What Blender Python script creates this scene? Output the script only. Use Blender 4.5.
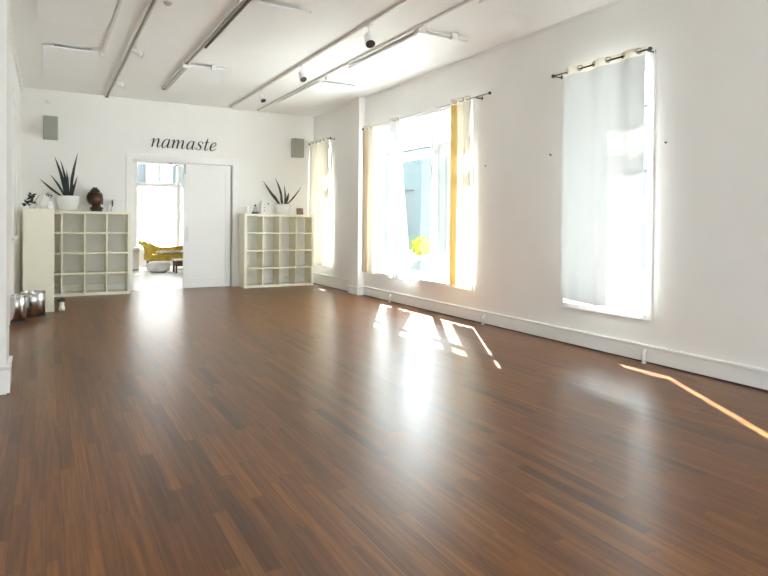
import bpy, bmesh, math, random
from mathutils import Vector, Matrix

# ------------------------------------------------------------------ clear
for o in list(bpy.data.objects):
    bpy.data.objects.remove(o, do_unlink=True)
sc = bpy.context.scene
C = sc.collection
random.seed(7)
PI = math.pi

# ------------------------------------------------------------------ camera, world, sun, exposure
CAM_H = 1.33
F_PX, CY_PX, YAW, PITCH, ROLL = 597.0, 230.72, 0.514717, -0.012879, 0.0094576
cam_d = bpy.data.cameras.new('camera')
cam = bpy.data.objects.new('camera', cam_d); C.objects.link(cam)
cam_d.sensor_width = 36.0
cam_d.lens = F_PX * 36.0 / 768.0
cam_d.shift_y = (CY_PX - 288.0) / 768.0
cam_d.clip_start = 0.05; cam_d.clip_end = 300
_f = Vector((math.sin(YAW) * math.cos(PITCH), math.cos(YAW) * math.cos(PITCH), math.sin(PITCH)))
_r0 = Vector((math.cos(YAW), -math.sin(YAW), 0)); _u0 = _r0.cross(_f)
_r = math.cos(ROLL) * _r0 + math.sin(ROLL) * _u0
_u = -math.sin(ROLL) * _r0 + math.cos(ROLL) * _u0
cam.matrix_world = Matrix(((_r.x, _u.x, -_f.x, 0), (_r.y, _u.y, -_f.y, 0), (_r.z, _u.z, -_f.z, CAM_H), (0, 0, 0, 1)))
sc.camera = cam

SKY = 6.0
wd = bpy.data.worlds.new('sky'); sc.world = wd; wd.use_nodes = True
bg = wd.node_tree.nodes['Background']
bg.inputs[0].default_value = (0.965, 0.985, 1.0, 1); bg.inputs[1].default_value = SKY

sun_d = bpy.data.lights.new('sun', 'SUN'); sun_d.energy = 19.0; sun_d.angle = math.radians(0.55); sun_d.color = (1.0, 0.96, 0.91)
sun = bpy.data.objects.new('sun', sun_d); C.objects.link(sun)
EL = math.radians(42); _h = Vector((-0.52, -0.854, 0)).normalized()
_d = _h * math.cos(EL) + Vector((0, 0, -math.sin(EL)))
sun.rotation_euler = _d.to_track_quat('-Z', 'Y').to_euler(); sun.location = (9, 16, 9)

vs = sc.view_settings
vs.view_transform = 'Standard'; vs.look = 'None'; vs.gamma = 1.0; vs.use_curve_mapping = False
vs.exposure = 1.42
sc.cycles.use_denoising = True
sc.cycles.use_adaptive_sampling = False
try: sc.cycles.denoising_prefilter = 'ACCURATE'
except Exception: pass
sc.cycles.max_bounces = 14; sc.cycles.diffuse_bounces = 8; sc.cycles.transparent_max_bounces = 16
sc.cycles.sample_clamp_indirect = 8.0

def portal(loc, size, normal):
    d = bpy.data.lights.new('window_portal', 'AREA'); d.shape = 'RECTANGLE'; d.size, d.size_y = size
    d.cycles.is_portal = True
    o = bpy.data.objects.new('window_portal', d); C.objects.link(o)
    o.location = loc; o.rotation_euler = Vector(normal).to_track_quat('-Z', 'Y').to_euler()

XR, YB, H = 5.081, 12.15, 3.627
XL, YF = -3.2, -3.0
WT = 0.30                      # thickness of the window wall
XG = XR + 0.20                 # plane of the glass
XROD = 4.975                   # curtain rods
portal((XR + WT + .02, 8.03, 1.72), (3.2, 2.8), (-1, 0, 0))
portal((-1.0, -3.22, 1.7), (1.8, 2.4), (0, 1, 0))
portal((2.9, -3.22, 1.7), (1.8, 2.4), (0, 1, 0))

# ------------------------------------------------------------------ materials
MATS = {}
def mat(name, col, rough=0.6, metal=0.0, noise=0.0, nscale=6.0, bump=0.0, bscale=40.0, spec=0.5, coat=0.0):
    m = bpy.data.materials.new(name); m.use_nodes = True
    nt = m.node_tree; b = nt.nodes['Principled BSDF']
    b.inputs['Base Color'].default_value = (*col, 1); b.inputs['Roughness'].default_value = rough
    b.inputs['Metallic'].default_value = metal; b.inputs['Specular IOR Level'].default_value = spec
    b.inputs['Coat Weight'].default_value = coat
    tc = nt.nodes.new('ShaderNodeTexCoord')
    if noise:
        n = nt.nodes.new('ShaderNodeTexNoise'); n.inputs['Scale'].default_value = nscale; n.inputs['Detail'].default_value = 5
        nt.links.new(tc.outputs['Object'], n.inputs['Vector'])
        r = nt.nodes.new('ShaderNodeValToRGB')
        r.color_ramp.elements[0].position = .3; r.color_ramp.elements[1].position = .7
        r.color_ramp.elements[0].color = (*[max(0, c * (1 - noise)) for c in col], 1)
        r.color_ramp.elements[1].color = (*[min(1, c * (1 + noise)) for c in col], 1)
        nt.links.new(n.outputs['Fac'], r.inputs[0]); nt.links.new(r.outputs[0], b.inputs['Base Color'])
    if bump:
        n2 = nt.nodes.new('ShaderNodeTexNoise'); n2.inputs['Scale'].default_value = bscale; n2.inputs['Detail'].default_value = 4
        nt.links.new(tc.outputs['Object'], n2.inputs['Vector'])
        bp = nt.nodes.new('ShaderNodeBump'); bp.inputs['Strength'].default_value = bump; bp.inputs['Distance'].default_value = 0.01
        nt.links.new(n2.outputs['Fac'], bp.inputs['Height']); nt.links.new(bp.outputs[0], b.inputs['Normal'])
    MATS[name] = m
    return m

def cloth(name, col, trans_col, transl=0.5, clear=0.0):
    """woven curtain fabric: diffuse + translucent, with an open weave that lets some light straight through"""
    m = bpy.data.materials.new(name); m.use_nodes = True; nt = m.node_tree
    for n in list(nt.nodes): nt.nodes.remove(n)
    N = nt.nodes.new; L = nt.links.new
    out = N('ShaderNodeOutputMaterial'); d = N('ShaderNodeBsdfDiffuse'); t = N('ShaderNodeBsdfTranslucent')
    d.inputs[0].default_value = (*col, 1); t.inputs[0].default_value = (*trans_col, 1)
    tc = N('ShaderNodeTexCoord'); w = N('ShaderNodeTexNoise'); w.inputs['Scale'].default_value = 260; w.inputs['Detail'].default_value = 2
    L(tc.outputs['Object'], w.inputs['Vector'])
    bp = N('ShaderNodeBump'); bp.inputs['Strength'].default_value = .12; bp.inputs['Distance'].default_value = .003
    L(w.outputs['Fac'], bp.inputs['Height']); L(bp.outputs[0], d.inputs['Normal'])
    mx = N('ShaderNodeMixShader'); mx.inputs[0].default_value = transl
    L(d.outputs[0], mx.inputs[1]); L(t.outputs[0], mx.inputs[2])
    last = mx
    if clear:
        tr = N('ShaderNodeBsdfTransparent'); m2 = N('ShaderNodeMixShader'); m2.inputs[0].default_value = clear
        L(mx.outputs[0], m2.inputs[1]); L(tr.outputs[0], m2.inputs[2]); last = m2
    L(last.outputs[0], out.inputs[0])
    MATS[name] = m
    return m

def glass_mat():
    m = bpy.data.materials.new('window_glass'); m.use_nodes = True; nt = m.node_tree
    for n in list(nt.nodes): nt.nodes.remove(n)
    out = nt.nodes.new('ShaderNodeOutputMaterial'); t = nt.nodes.new('ShaderNodeBsdfTransparent'); g = nt.nodes.new('ShaderNodeBsdfGlossy')
    t.inputs[0].default_value = (.93, .97, .97, 1); g.inputs['Roughness'].default_value = .02
    mx = nt.nodes.new('ShaderNodeMixShader'); mx.inputs[0].default_value = .045
    nt.links.new(t.outputs[0], mx.inputs[1]); nt.links.new(g.outputs[0], mx.inputs[2])
    nt.links.new(mx.outputs[0], out.inputs[0])
    return m

def floor_mat():
    m = bpy.data.materials.new('oak_strip_floor'); m.use_nodes = True; nt = m.node_tree
    N = nt.nodes.new; L = nt.links.new
    b = nt.nodes['Principled BSDF']
    geo = N('ShaderNodeNewGeometry'); sep = N('ShaderNodeSeparateXYZ'); L(geo.outputs['Position'], sep.inputs[0])
    def math_(op, a, bb=None, c=None):
        n = N('ShaderNodeMath'); n.operation = op
        for i, v in enumerate((a, bb, c)):
            if v is None: continue
            if isinstance(v, (int, float)): n.inputs[i].default_value = v
            else: L(v, n.inputs[i])
        return n.outputs[0]
    W, LEN = 0.066, 0.85
    u = math_('DIVIDE', sep.outputs['X'], W); row = math_('FLOOR', u); fu = math_('SUBTRACT', u, row)
    wn = N('ShaderNodeTexWhiteNoise'); wn.noise_dimensions = '1D'; L(row, wn.inputs['W'])
    rl = math_('MULTIPLY_ADD', wn.outputs['Value'], .55, .7)
    v0 = math_('DIVIDE', sep.outputs['Y'], LEN); v1 = math_('DIVIDE', v0, rl); v2 = math_('MULTIPLY_ADD', wn.outputs['Value'], 37.7, v1)
    idx = math_('FLOOR', v2); fv = math_('SUBTRACT', v2, idx)
    cmb = N('ShaderNodeCombineXYZ'); L(row, cmb.inputs[0]); L(idx, cmb.inputs[1])
    w2 = N('ShaderNodeTexWhiteNoise'); w2.noise_dimensions = '3D'; L(cmb.outputs[0], w2.inputs['Vector'])
    ramp = N('ShaderNodeValToRGB'); cr = ramp.color_ramp
    cr.elements[0].position = 0.0; cr.elements[0].color = (.078, .0260, .0050, 1)
    cr.elements[1].position = 1.0; cr.elements[1].color = (.215, .0840, .0190, 1)
    e = cr.elements.new(.10); e.color = (.138, .0485, .0098, 1)
    e = cr.elements.new(.55); e.color = (.172, .0630, .0135, 1)
    L(w2.outputs['Value'], ramp.inputs[0])
    # grain: noise stretched along the boards, shifted per board
    sc_ = N('ShaderNodeCombineXYZ')
    L(math_('MULTIPLY', sep.outputs['X'], 60.0), sc_.inputs[0]); L(math_('MULTIPLY', sep.outputs['Y'], 2.2), sc_.inputs[1])
    L(math_('MULTIPLY_ADD', w2.outputs['Value'], 50.0, 20.0), sc_.inputs[2])
    gn = N('ShaderNodeTexNoise'); gn.inputs['Scale'].default_value = 1.0; gn.inputs['Detail'].default_value = 3; gn.inputs['Roughness'].default_value = .55
    gn.inputs['Distortion'].default_value = .25
    L(sc_.outputs[0], gn.inputs['Vector'])
    gr = N('ShaderNodeValToRGB'); gr.color_ramp.elements[0].position = .32; gr.color_ramp.elements[0].color = (.62, .60, .58, 1)
    gr.color_ramp.elements[1].position = .68; gr.color_ramp.elements[1].color = (1.20, 1.19, 1.18, 1)
    L(gn.outputs['Fac'], gr.inputs[0])
    mx = N('ShaderNodeMix'); mx.data_type = 'RGBA'; mx.blend_type = 'MULTIPLY'; mx.inputs['Factor'].default_value = 1.0
    L(ramp.outputs[0], mx.inputs['A']); L(gr.outputs[0], mx.inputs['B'])
    # seams
    e1 = math_('LESS_THAN', fu, .035); e2 = math_('GREATER_THAN', fu, .975); e3 = math_('LESS_THAN', fv, .004)
    seam = math_('MINIMUM', math_('ADD', math_('ADD', e1, e2), e3), 1.0)
    mx2 = N('ShaderNodeMix'); mx2.data_type = 'RGBA'; mx2.blend_type = 'MIX'
    L(math_('MULTIPLY', seam, .40), mx2.inputs['Factor']); L(mx.outputs['Result'], mx2.inputs['A']); mx2.inputs['B'].default_value = (.03, .013, .007, 1)
    L(mx2.outputs['Result'], b.inputs['Base Color'])
    ro = math_('MULTIPLY_ADD', gn.outputs['Fac'], .03, .282)
    ro2 = math_('MULTIPLY_ADD', w2.outputs['Value'], .02, ro)
    L(ro2, b.inputs['Roughness'])
    b.inputs['Specular IOR Level'].default_value = .40
    bp = N('ShaderNodeBump'); bp.inputs['Strength'].default_value = .15; bp.inputs['Distance'].default_value = .001
    hh2 = math_('MULTIPLY', seam, -.5)
    L(hh2, bp.inputs['Height']); L(bp.outputs[0], b.inputs['Normal'])
    return m

M_wall = mat('white_wall_paint', (.88, .87, .855), .75, noise=.012, nscale=2.0, bump=.05, bscale=30)
M_ceil = mat('white_ceiling_paint', (.91, .905, .895), .8, noise=.01, nscale=2.0, bump=.04, bscale=30)
M_trim = mat('white_gloss_trim', (.88, .88, .875), .35, noise=.008)
M_floor = floor_mat()
M_backfloor = mat('pale_floor', (.80, .79, .78), .35, noise=.03, nscale=3)
M_cream = mat('cream_laminate', (.85, .82, .68), .42, noise=.008, nscale=4)
M_gap = mat('dark_floor_gap', (.06, .03, .016), .6, noise=.2, nscale=20)
M_panel = mat('white_panel_metal', (.92, .92, .915), .5, noise=.006)
M_rail = mat('greyed_rail_metal', (.74, .71, .67), .45, metal=.0, noise=.04)
M_strip = mat('grey_conductor_strip', (.40, .37, .33), .5, noise=.05)
M_slot = mat('dark_rail_slot', (.09, .075, .06), .5, noise=.1)
M_white = mat('white_ceramic', (.84, .84, .83), .25, noise=.01)
M_whitep = mat('white_plastic', (.82, .82, .81), .4, noise=.01)
M_black = mat('black_lettering', (.018, .018, .02), .5, noise=.1)
M_dark = mat('dark_metal', (.05, .045, .04), .4, noise=.1, metal=.3)
M_chrome = mat('brushed_steel', (.66, .65, .63), .24, metal=1.0, noise=.05, nscale=30)
M_grey = mat('grey_speaker_case', (.42, .43, .39), .6, noise=.03)
M_greyf = mat('grey_speaker_cloth', (.36, .37, .34), .85, noise=.05, nscale=90, bump=.2, bscale=200)
M_leaf = mat('snake_plant_leaf', (.011, .020, .013), .4, noise=.5, nscale=14)
M_leaf2 = mat('small_dark_leaf', (.012, .032, .015), .45, noise=.4, nscale=20)
M_soil = mat('potting_soil', (.03, .022, .016), .95, noise=.3, nscale=60, bump=.5, bscale=90)
M_wood = mat('dark_carved_wood', (.030, .011, .007), .35, noise=.35, nscale=16)
M_face = mat('polished_carved_wood', (.085, .030, .016), .28, noise=.3, nscale=10)
M_velvet = mat('chartreuse_velvet', (.56, .40, .045), .75, noise=.18, nscale=9, bump=.1)
M_fur = mat('cream_sheepskin', (.90, .86, .80), .95, noise=.06, nscale=30, bump=.8, bscale=60)
M_leather = mat('white_leather', (.82, .81, .79), .5, noise=.03, bump=.1)
M_table = mat('dark_walnut', (.12, .055, .035), .4, noise=.2, nscale=12)
M_paper = mat('white_paper', (.85, .85, .85), .7, noise=.01)
M_ink = mat('grey_ink', (.2, .2, .21), .7, noise=.05)
M_photo = mat('brown_photo_print', (.22, .13, .10), .4, noise=.6, nscale=40)
M_glass = glass_mat()
M_sheer = cloth('white_sheer_voile', (.80, .80, .79), (.20, .205, .205), .4, .06)
M_sheer2 = cloth('white_voile', (.84, .84, .83), (.145, .148, .146), .4, 0)
M_linen = cloth('cream_linen', (.80, .76, .68), (.125, .105, .075), .3, 0)
M_thin = cloth('thin_voile', (.80, .80, .79), (.12, .125, .125), .4, .38)
M_ivory = cloth('ivory_linen', (.84, .80, .73), (.30, .265, .20), .4, 0)
M_backlit_tan = cloth('backlit_tan_edge', (.80, .68, .54), (.20, .145, .095), .3, 0)  # same cream linen, with the backlight tint put into its colour
M_frost = cloth('frosted_glass', (.75, .77, .77), (.55, .56, .56), .7, .25)
M_head = cloth('cream_heading_tape', (.78, .74, .65), (.70, .64, .52), .25, 0)
M_sunlit_gold = cloth('sunlit_gold_edge', (.78, .58, .24), (.19, .125, .04), .3, 0)  # same cream linen, with golden sun glow put into its colour
M_pave = mat('pale_pavement', (.62, .63, .62), .85, noise=.06, nscale=1.2)
M_facade = mat('blue_grey_render', (.060, .076, .078), .95, spec=0.0, noise=.04, nscale=1.5)
M_lime = mat('lime_leaf', (.13, .15, .02), .9, spec=0.0, noise=.25, nscale=16)
M_planter = mat('blue_grey_planter', (.062, .07, .072), .9, spec=0.0, noise=.04)

# ------------------------------------------------------------------ mesh helpers
def obj(name, bm, m, parent=None, smooth=False, bevel=0.0, seg=2, loc=None):
    me = bpy.data.meshes.new(name); bm.normal_update(); bm.to_mesh(me); bm.free()
    o = bpy.data.objects.new(name, me); C.objects.link(o); me.materials.append(m)
    if smooth:
        for p in me.polygons: p.use_smooth = True
    if bevel:
        md = o.modifiers.new('bevel', 'BEVEL'); md.width = bevel; md.segments = seg; md.limit_method = 'ANGLE'; md.angle_limit = math.radians(40)
    if parent is not None: o.parent = parent
    if loc is not None: o.location = loc
    return o
def tag(o, label=None, cat=None, group=None, kind=None):
    if label: o['label'] = label
    if cat: o['category'] = cat
    if group: o['group'] = group
    if kind: o['kind'] = kind
    return o
def thing(name, label, cat, loc=(0, 0, 0), rz=0.0, group=None):
    o = bpy.data.objects.new(name, None); C.objects.link(o); o.empty_display_size = .1
    o.location = loc; o.rotation_euler = (0, 0, rz)
    return tag(o, label, cat, group)
def struct(name, loc=(0, 0, 0)):
    o = bpy.data.objects.new(name, None); C.objects.link(o); o.location = loc; o['kind'] = 'structure'
    return o
def copy_tree(o, parent=None):
    c = o.copy(); C.objects.link(c)
    if parent is not None: c.parent = parent
    for ch in list(o.children): copy_tree(ch, c)
    return c
def B(): return bmesh.new()
def box(bm, x0, x1, y0, y1, z0, z1):
    v = [bm.verts.new(p) for p in ((x0, y0, z0), (x1, y0, z0), (x1, y1, z0), (x0, y1, z0), (x0, y0, z1), (x1, y0, z1), (x1, y1, z1), (x0, y1, z1))]
    for f in ((3, 2, 1, 0), (4, 5, 6, 7), (0, 1, 5, 4), (1, 2, 6, 5), (2, 3, 7, 6), (3, 0, 4, 7)): bm.faces.new([v[i] for i in f])
    return bm
def bx(*a): return box(B(), *a)
def tube(bm, pts, r, n=10, closed=False, caps=True):
    pts = [Vector(p) for p in pts]; rings = []
    rr = r if isinstance(r, (list, tuple)) else [r] * len(pts)
    prev = None
    for i, p in enumerate(pts):
        if closed: t = pts[(i + 1) % len(pts)] - pts[i - 1]
        else: t = pts[min(i + 1, len(pts) - 1)] - pts[max(i - 1, 0)]
        t.normalize()
        if prev is None: a = t.orthogonal().normalized()
        else:
            a = prev - t * prev.dot(t); a.normalize()
        prev = a; b = t.cross(a)
        rings.append([bm.verts.new(p + (a * math.cos(2 * PI * k / n) + b * math.sin(2 * PI * k / n)) * rr[i]) for k in range(n)])
    m = len(rings)
    for i in range(m if closed else m - 1):
        A, D = rings[i], rings[(i + 1) % m]
        for k in range(n): bm.faces.new((A[k], A[(k + 1) % n], D[(k + 1) % n], D[k]))
    if caps and not closed:
        bm.faces.new(rings[0][::-1]); bm.faces.new(rings[-1])
    return bm
def lathe(bm, prof, n=28, c=(0, 0, 0), sx=1.0, sy=1.0):
    rings = []
    for r, z in prof:
        if r < 1e-5: rings.append([bm.verts.new((c[0], c[1], c[2] + z))])
        else: rings.append([bm.verts.new((c[0] + r * sx * math.cos(2 * PI * k / n), c[1] + r * sy * math.sin(2 * PI * k / n), c[2] + z)) for k in range(n)])
    for A, D in zip(rings, rings[1:]):
        for k in range(n):
            k2 = (k + 1) % n
            if len(A) == 1 and len(D) == 1: continue
            if len(A) == 1: bm.faces.new((A[0], D[k2], D[k]))
            elif len(D) == 1: bm.faces.new((A[k], A[k2], D[0]))
            else: bm.faces.new((A[k], A[k2], D[k2], D[k]))
    return bm
def ball(bm, c, r, sub=2, s=(1, 1, 1)):
    ret = bmesh.ops.create_icosphere(bm, subdivisions=sub, radius=r)
    for v in ret['verts']: v.co = Vector((v.co.x * s[0], v.co.y * s[1], v.co.z * s[2])) + Vector(c)
    return bm
def holed_wall(axis, a0, a1, u0, u1, z0, z1, holes):
    """a wall slab: axis 'x' spans a0..a1 in x and u in y; axis 'y' the other way. holes = [(u0,u1,z0,z1)]"""
    us = sorted({u0, u1, *[h for q in holes for h in q[:2]]}); zs = sorted({z0, z1, *[h for q in holes for h in q[2:]]})
    us = [u for u in us if u0 <= u <= u1]; zs = [z for z in zs if z0 <= z <= z1]
    def solid(i, j):
        if i < 0 or j < 0 or i >= len(us) - 1 or j >= len(zs) - 1: return False
        cu, cz = (us[i] + us[i + 1]) / 2, (zs[j] + zs[j + 1]) / 2
        return not any(h[0] < cu < h[1] and h[2] < cz < h[3] for h in holes)
    bm = B(); cache = {}
    def V(a, u, z):
        k = (a, u, z)
        if k not in cache: cache[k] = bm.verts.new((a, u, z) if axis == 'x' else (u, a, z))
        return cache[k]
    for i in range(len(us) - 1):
        for j in range(len(zs) - 1):
            if not solid(i, j): continue
            p, q, r, s = us[i], us[i + 1], zs[j], zs[j + 1]
            bm.faces.new((V(a0, p, r), V(a0, q, r), V(a0, q, s), V(a0, p, s)))
            bm.faces.new((V(a1, p, s), V(a1, q, s), V(a1, q, r), V(a1, p, r)))
            if not solid(i - 1, j): bm.faces.new((V(a0, p, r), V(a0, p, s), V(a1, p, s), V(a1, p, r)))
            if not solid(i + 1, j): bm.faces.new((V(a0, q, s), V(a0, q, r), V(a1, q, r), V(a1, q, s)))
            if not solid(i, j - 1): bm.faces.new((V(a0, q, r), V(a0, p, r), V(a1, p, r), V(a1, q, r)))
            if not solid(i, j + 1): bm.faces.new((V(a0, p, s), V(a0, q, s), V(a1, q, s), V(a1, p, s)))
    bmesh.ops.recalc_face_normals(bm, faces=bm.faces)
    return bm
def S(o): o['kind'] = 'structure'; return o

# ------------------------------------------------------------------ the setting
XL, YF = -3.2, -3.0
W1 = (6.56, 9.53, 0.46, 2.99)      # wide window, clear opening (y0,y1,z0,z1)
W2 = (11.24, 12.02, 0.46, 2.99)    # far narrow window
W3 = (3.78, 4.84, 0.46, 2.97)      # near narrow window
DOOR = (1.42, 3.31, 0.0, 2.474)
S(obj('floor', bx(XL, XR + WT, YF - .2, YB + .1, -.12, 0), M_floor))
S(obj('ceiling', bx(XL - .2, XR + WT, YF - .2, 18.9, H, H + .15), M_ceil))
S(obj('wall_right', holed_wall('x', XR, XR + WT, YF - .2, 18.9, 0, H, [W1, W2, W3]), M_wall))
S(obj('wall_back', holed_wall('y', YB, YB + .2, -.6, XR, 0, H, [DOOR]), M_wall))
S(obj('wall_left', bx(-.60, -.40, 5.72, 18.9, 0, H), M_wall))
S(obj('wall_partition', bx(XL, -.262, 5.345, 5.72, 0, H), M_wall))
S(obj('wall_side', holed_wall('x', XL - .2, XL, YF - .2, 5.72, 0, H, []), M_wall))
RW = [(-1.9, -.1, .5, 2.9), (2.0, 3.8, .5, 2.9)]
S(obj('wall_front', holed_wall('y', YF - .2, YF, XL, XR, 0, H, RW), M_wall))
# pilaster on the window wall
S(obj('wall_pilaster', bx(4.955, XR + .01, 9.72, 10.09, 0, H), M_wall, bevel=.004))
# small cove along the ceiling
for nm, bb in (('trim_1', (XR - .014, XR, YF, YB, H - .03, H)), ('trim_2', (-.40, XR, YB - .014, YB, H - .03, H)), ('trim_3', (-.40, -.362, 5.72, YB, H - .06, H))):
    S(obj(nm, bx(*bb), M_trim))
# baseboards
def baseboard(name, pts0, pts1, nrm, h, parent=None):
    """runs p0->p1 along the wall, standing out by nrm; rounded cap, held just clear of the boards"""
    p0, p1, n = Vector(pts0), Vector(pts1), Vector(nrm)
    prof = [(0, .012), (.018, .012), (.018, h - .03), (.026, h - .022), (.026, h - .006), (.018, h), (0, h)]
    bm = B(); rings = [[bm.verts.new(p + n * d + Vector((0, 0, z))) for d, z in prof] for p in (p0, p1)]
    for k in range(len(prof)): bm.faces.new((rings[0][k], rings[0][(k + 1) % len(prof)], rings[1][(k + 1) % len(prof)], rings[1][k]))
    bm.faces.new(rings[0]); bm.faces.new(rings[1][::-1]); bmesh.ops.recalc_face_normals(bm, faces=bm.faces)
    return S(obj(name, bm, M_trim))
baseboard('baseboard_right', (XR, YF, 0), (XR, 9.72, 0), (-1, 0, 0), .175)
baseboard('baseboard_right', (XR, 10.09, 0), (XR, YB, 0), (-1, 0, 0), .24)
baseboard('baseboard_pilaster', (4.955, 9.70, 0), (4.955, 10.09, 0), (-1, 0, 0), .16)
baseboard('baseboard_pilaster', (4.955, 9.72, 0), (XR, 9.72, 0), (0, -1, 0), .16)
baseboard('baseboard_back', (-.40, YB, 0), (1.297, YB, 0), (0, -1, 0), .17)
baseboard('baseboard_back', (3.415, YB, 0), (XR, YB, 0), (0, -1, 0), .17)
baseboard('baseboard_partition', (XL, 5.345, 0), (-.238, 5.345, 0), (0, -1, 0), .22)
baseboard('baseboard_partition', (-.262, 5.345, 0), (-.262, 5.72, 0), (1, 0, 0), .22)
S(obj('trim_4', bx(XR - .016, XR, YF, 9.72, 0.0005, .012), M_gap))
S(obj('trim_5', bx(XR - .016, XR, 10.09, YB, 0.0005, .012), M_gap))

# windows ---------------------------------------------------------------
def win(name, w, mull, trz, casing=(.055, .055, .055, .05), proud=.018):
    y0, y1, z0, z1 = w; r = struct(name, (XR, (y0 + y1) / 2, z0))
    o = (XR, (y0 + y1) / 2, z0)
    def L(bm): bmesh.ops.translate(bm, verts=bm.verts, vec=-Vector(o)); return bm
    cl, cr, ct, cb = casing
    bm = B()
    box(bm, XR - proud, XR, y0 - cl, y0, z0 - cb, z1 + ct); box(bm, XR - proud, XR, y1, y1 + cr, z0 - cb, z1 + ct)
    box(bm, XR - proud, XR, y0, y1, z1, z1 + ct)
    obj('casing', L(bm), M_trim, r, bevel=.003)
    obj('sill', L(bx(XR - .03, XG - .03, y0 - .001, y1 + .001, z0 - cb, z0 + .004)), M_trim, r, bevel=.004)
    fx0, fx1 = XG - .025, XG + .03
    bm = B(); t = .05
    box(bm, fx0, fx1, y0, y0 + t, z0, z1); box(bm, fx0, fx1, y1 - t, y1, z0, z1)
    box(bm, fx0, fx1, y0 + t, y1 - t, z0, z0 + t + .01); box(bm, fx0, fx1, y0 + t, y1 - t, z1 - t, z1)
    obj('frame', L(bm), M_trim, r, bevel=.003)
    for m in mull: obj('mullion', L(bx(fx0 - .012, fx1, m - .04, m + .04, z0 + t, z1 - t)), M_trim, r, bevel=.003)
    edges = [y0 + t] + [e for m in mull for e in (m - .04, m + .04)] + [y1 - t]
    for a, b in zip(edges[::2], edges[1::2]):
        if trz: obj('transom', L(bx(fx0 - .01, fx1, a, b, trz - .045, trz + .045)), M_trim, r, bevel=.003)
        spans = [(z0 + t + .01, trz - .045), (trz + .045, z1 - t)] if trz else [(z0 + t, z1 - t)]
        for c, d in spans:
            if trz:                                        # inner sash lining of each light
                bm = B(); s = .028
                box(bm, fx0 + .008, fx1 - .01, a, a + s, c, d); box(bm, fx0 + .008, fx1 - .01, b - s, b, c, d)
                box(bm, fx0 + .008, fx1 - .01, a + s, b - s, c, c + s); box(bm, fx0 + .008, fx1 - .01, a + s, b - s, d - s, d)
                obj('sash', L(bm), M_trim, r)
            obj('pane', L(bx(XG - .004, XG + .004, a, b, c, d)), M_glass, r)
    return r
win('window_1', W1, (7.76, 8.90), 2.45)
win('window_2', W2, (), 2.45)
win('window_3', W3, (), 2.45)

# unseen rear windows behind the camera, guessed and sized to light the room
for k, (a, b, c, d) in enumerate(RW):
    r = struct('window_%d' % (5 + k), ((a + b) / 2, YF, c)); bm = B(); y0, y1 = YF - .14, YF - .07; t = .06
    X0, X1 = a - (a + b) / 2, b - (a + b) / 2; Y0, Y1 = -.14, -.07; ZZ = d - c
    box(bm, X0, X0 + t, Y0, Y1, 0, ZZ); box(bm, X1 - t, X1, Y0, Y1, 0, ZZ); box(bm, X0 + t, X1 - t, Y0, Y1, 0, t); box(bm, X0 + t, X1 - t, Y0, Y1, ZZ - t, ZZ)
    box(bm, -.03, .03, Y0, Y1, t, ZZ - t)
    obj('frame', bm, M_trim, r); obj('pane', bx(X0 + t, X1 - t, -.109, -.101, t, ZZ - t), M_glass, r)

# casing trim on the left wall with its sill, seen edge-on
r = struct('trim_6', (-.40, 9.9, 1.06))
bm = B(); box(bm, 0, .02, -.62, -.52, .04, 2.0); box(bm, 0, .02, .55, .66, .04, 2.0); box(bm, 0, .02, -.52, .55, 1.9, 2.0)
obj('casing', bm, M_trim, r, bevel=.003)
obj('sill', bx(0, .05, -.66, .70, -.01, .035), M_trim, r, bevel=.004)

# doorway and sliding door ---------------------------------------------------
bm = B()
box(bm, 1.297, 1.42, YB - .022, YB, 0, 2.60); box(bm, 3.31, 3.415, YB - .022, YB, 0, 2.60); box(bm, 1.42, 3.31, YB - .022, YB, 2.474, 2.60)
S(obj('trim_7', bm, M_trim, bevel=.003))
d = struct('door_1', (2.35, 12.19, 0))
bm = B()
PW, PH = .925, 2.462
box(bm, 0, .15, 0, .045, .008, PH); box(bm, PW - .10, PW, 0, .045, .008, PH); box(bm, .15, PW - .10, 0, .045, .008, .20); box(bm, .15, PW - .10, 0, .045, 2.385, PH)
obj('door_frame', bm, M_trim, d, bevel=.002)
obj('door_panel', bx(.15, PW - .10, .010, .038, .20, 2.385), M_trim, d)
bm = B(); box(bm, .045, .10, -.012, 0, .93, 1.235); obj('handle', bm, M_white, d, bevel=.006, seg=3)
obj('latch', bx(.015, .035, -.010, 0, 2.26, 2.45), M_grey, d, bevel=.003)
S(obj('trim_8', bx(3.275, 3.31, 12.215, 12.30, 0, 2.474), mat('grey_gap_shade', (.42, .43, .43), .6, noise=.05)))  # grey strip paints the shadow in the gap beside the door

# the room beyond -------------------------------------------------------------
S(obj('floor', bx(-.6, XR + WT, YB + .1, 18.9, -.12, -.001), M_backfloor))
W4 = (2.13, 3.78, .45, 3.05)
S(obj('wall_beyond', holed_wall('y', 18.62, 18.82, -.6, XR, 0, H, [W4]), M_wall))
r = struct('window_4', (2.13, 18.62, .45)); bm = B()
WW, WH = W4[1] - W4[0], W4[3] - W4[2]
box(bm, 0, .17, .02, .1, 0, WH); box(bm, WW - .05, WW, .02, .1, 0, WH); box(bm, .17, WW - .05, .02, .1, 0, .06); box(bm, .17, WW - .05, .02, .1, WH - .05, WH)
box(bm, 1.27, 1.37, .02, .1, .06, WH - .05)
obj('frame', bm, M_trim, r, bevel=.003)
obj('transom', bx(.17, 1.27, .0, .1, 1.895, 1.985), M_trim, r, bevel=.003)
obj('transom', bx(1.37, WW - .05, .0, .1, 1.895, 1.985), M_trim, r, bevel=.003)
obj('mullion', bx(.73, .79, .03, .1, 1.985, WH - .05), M_trim, r, bevel=.003)
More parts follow.
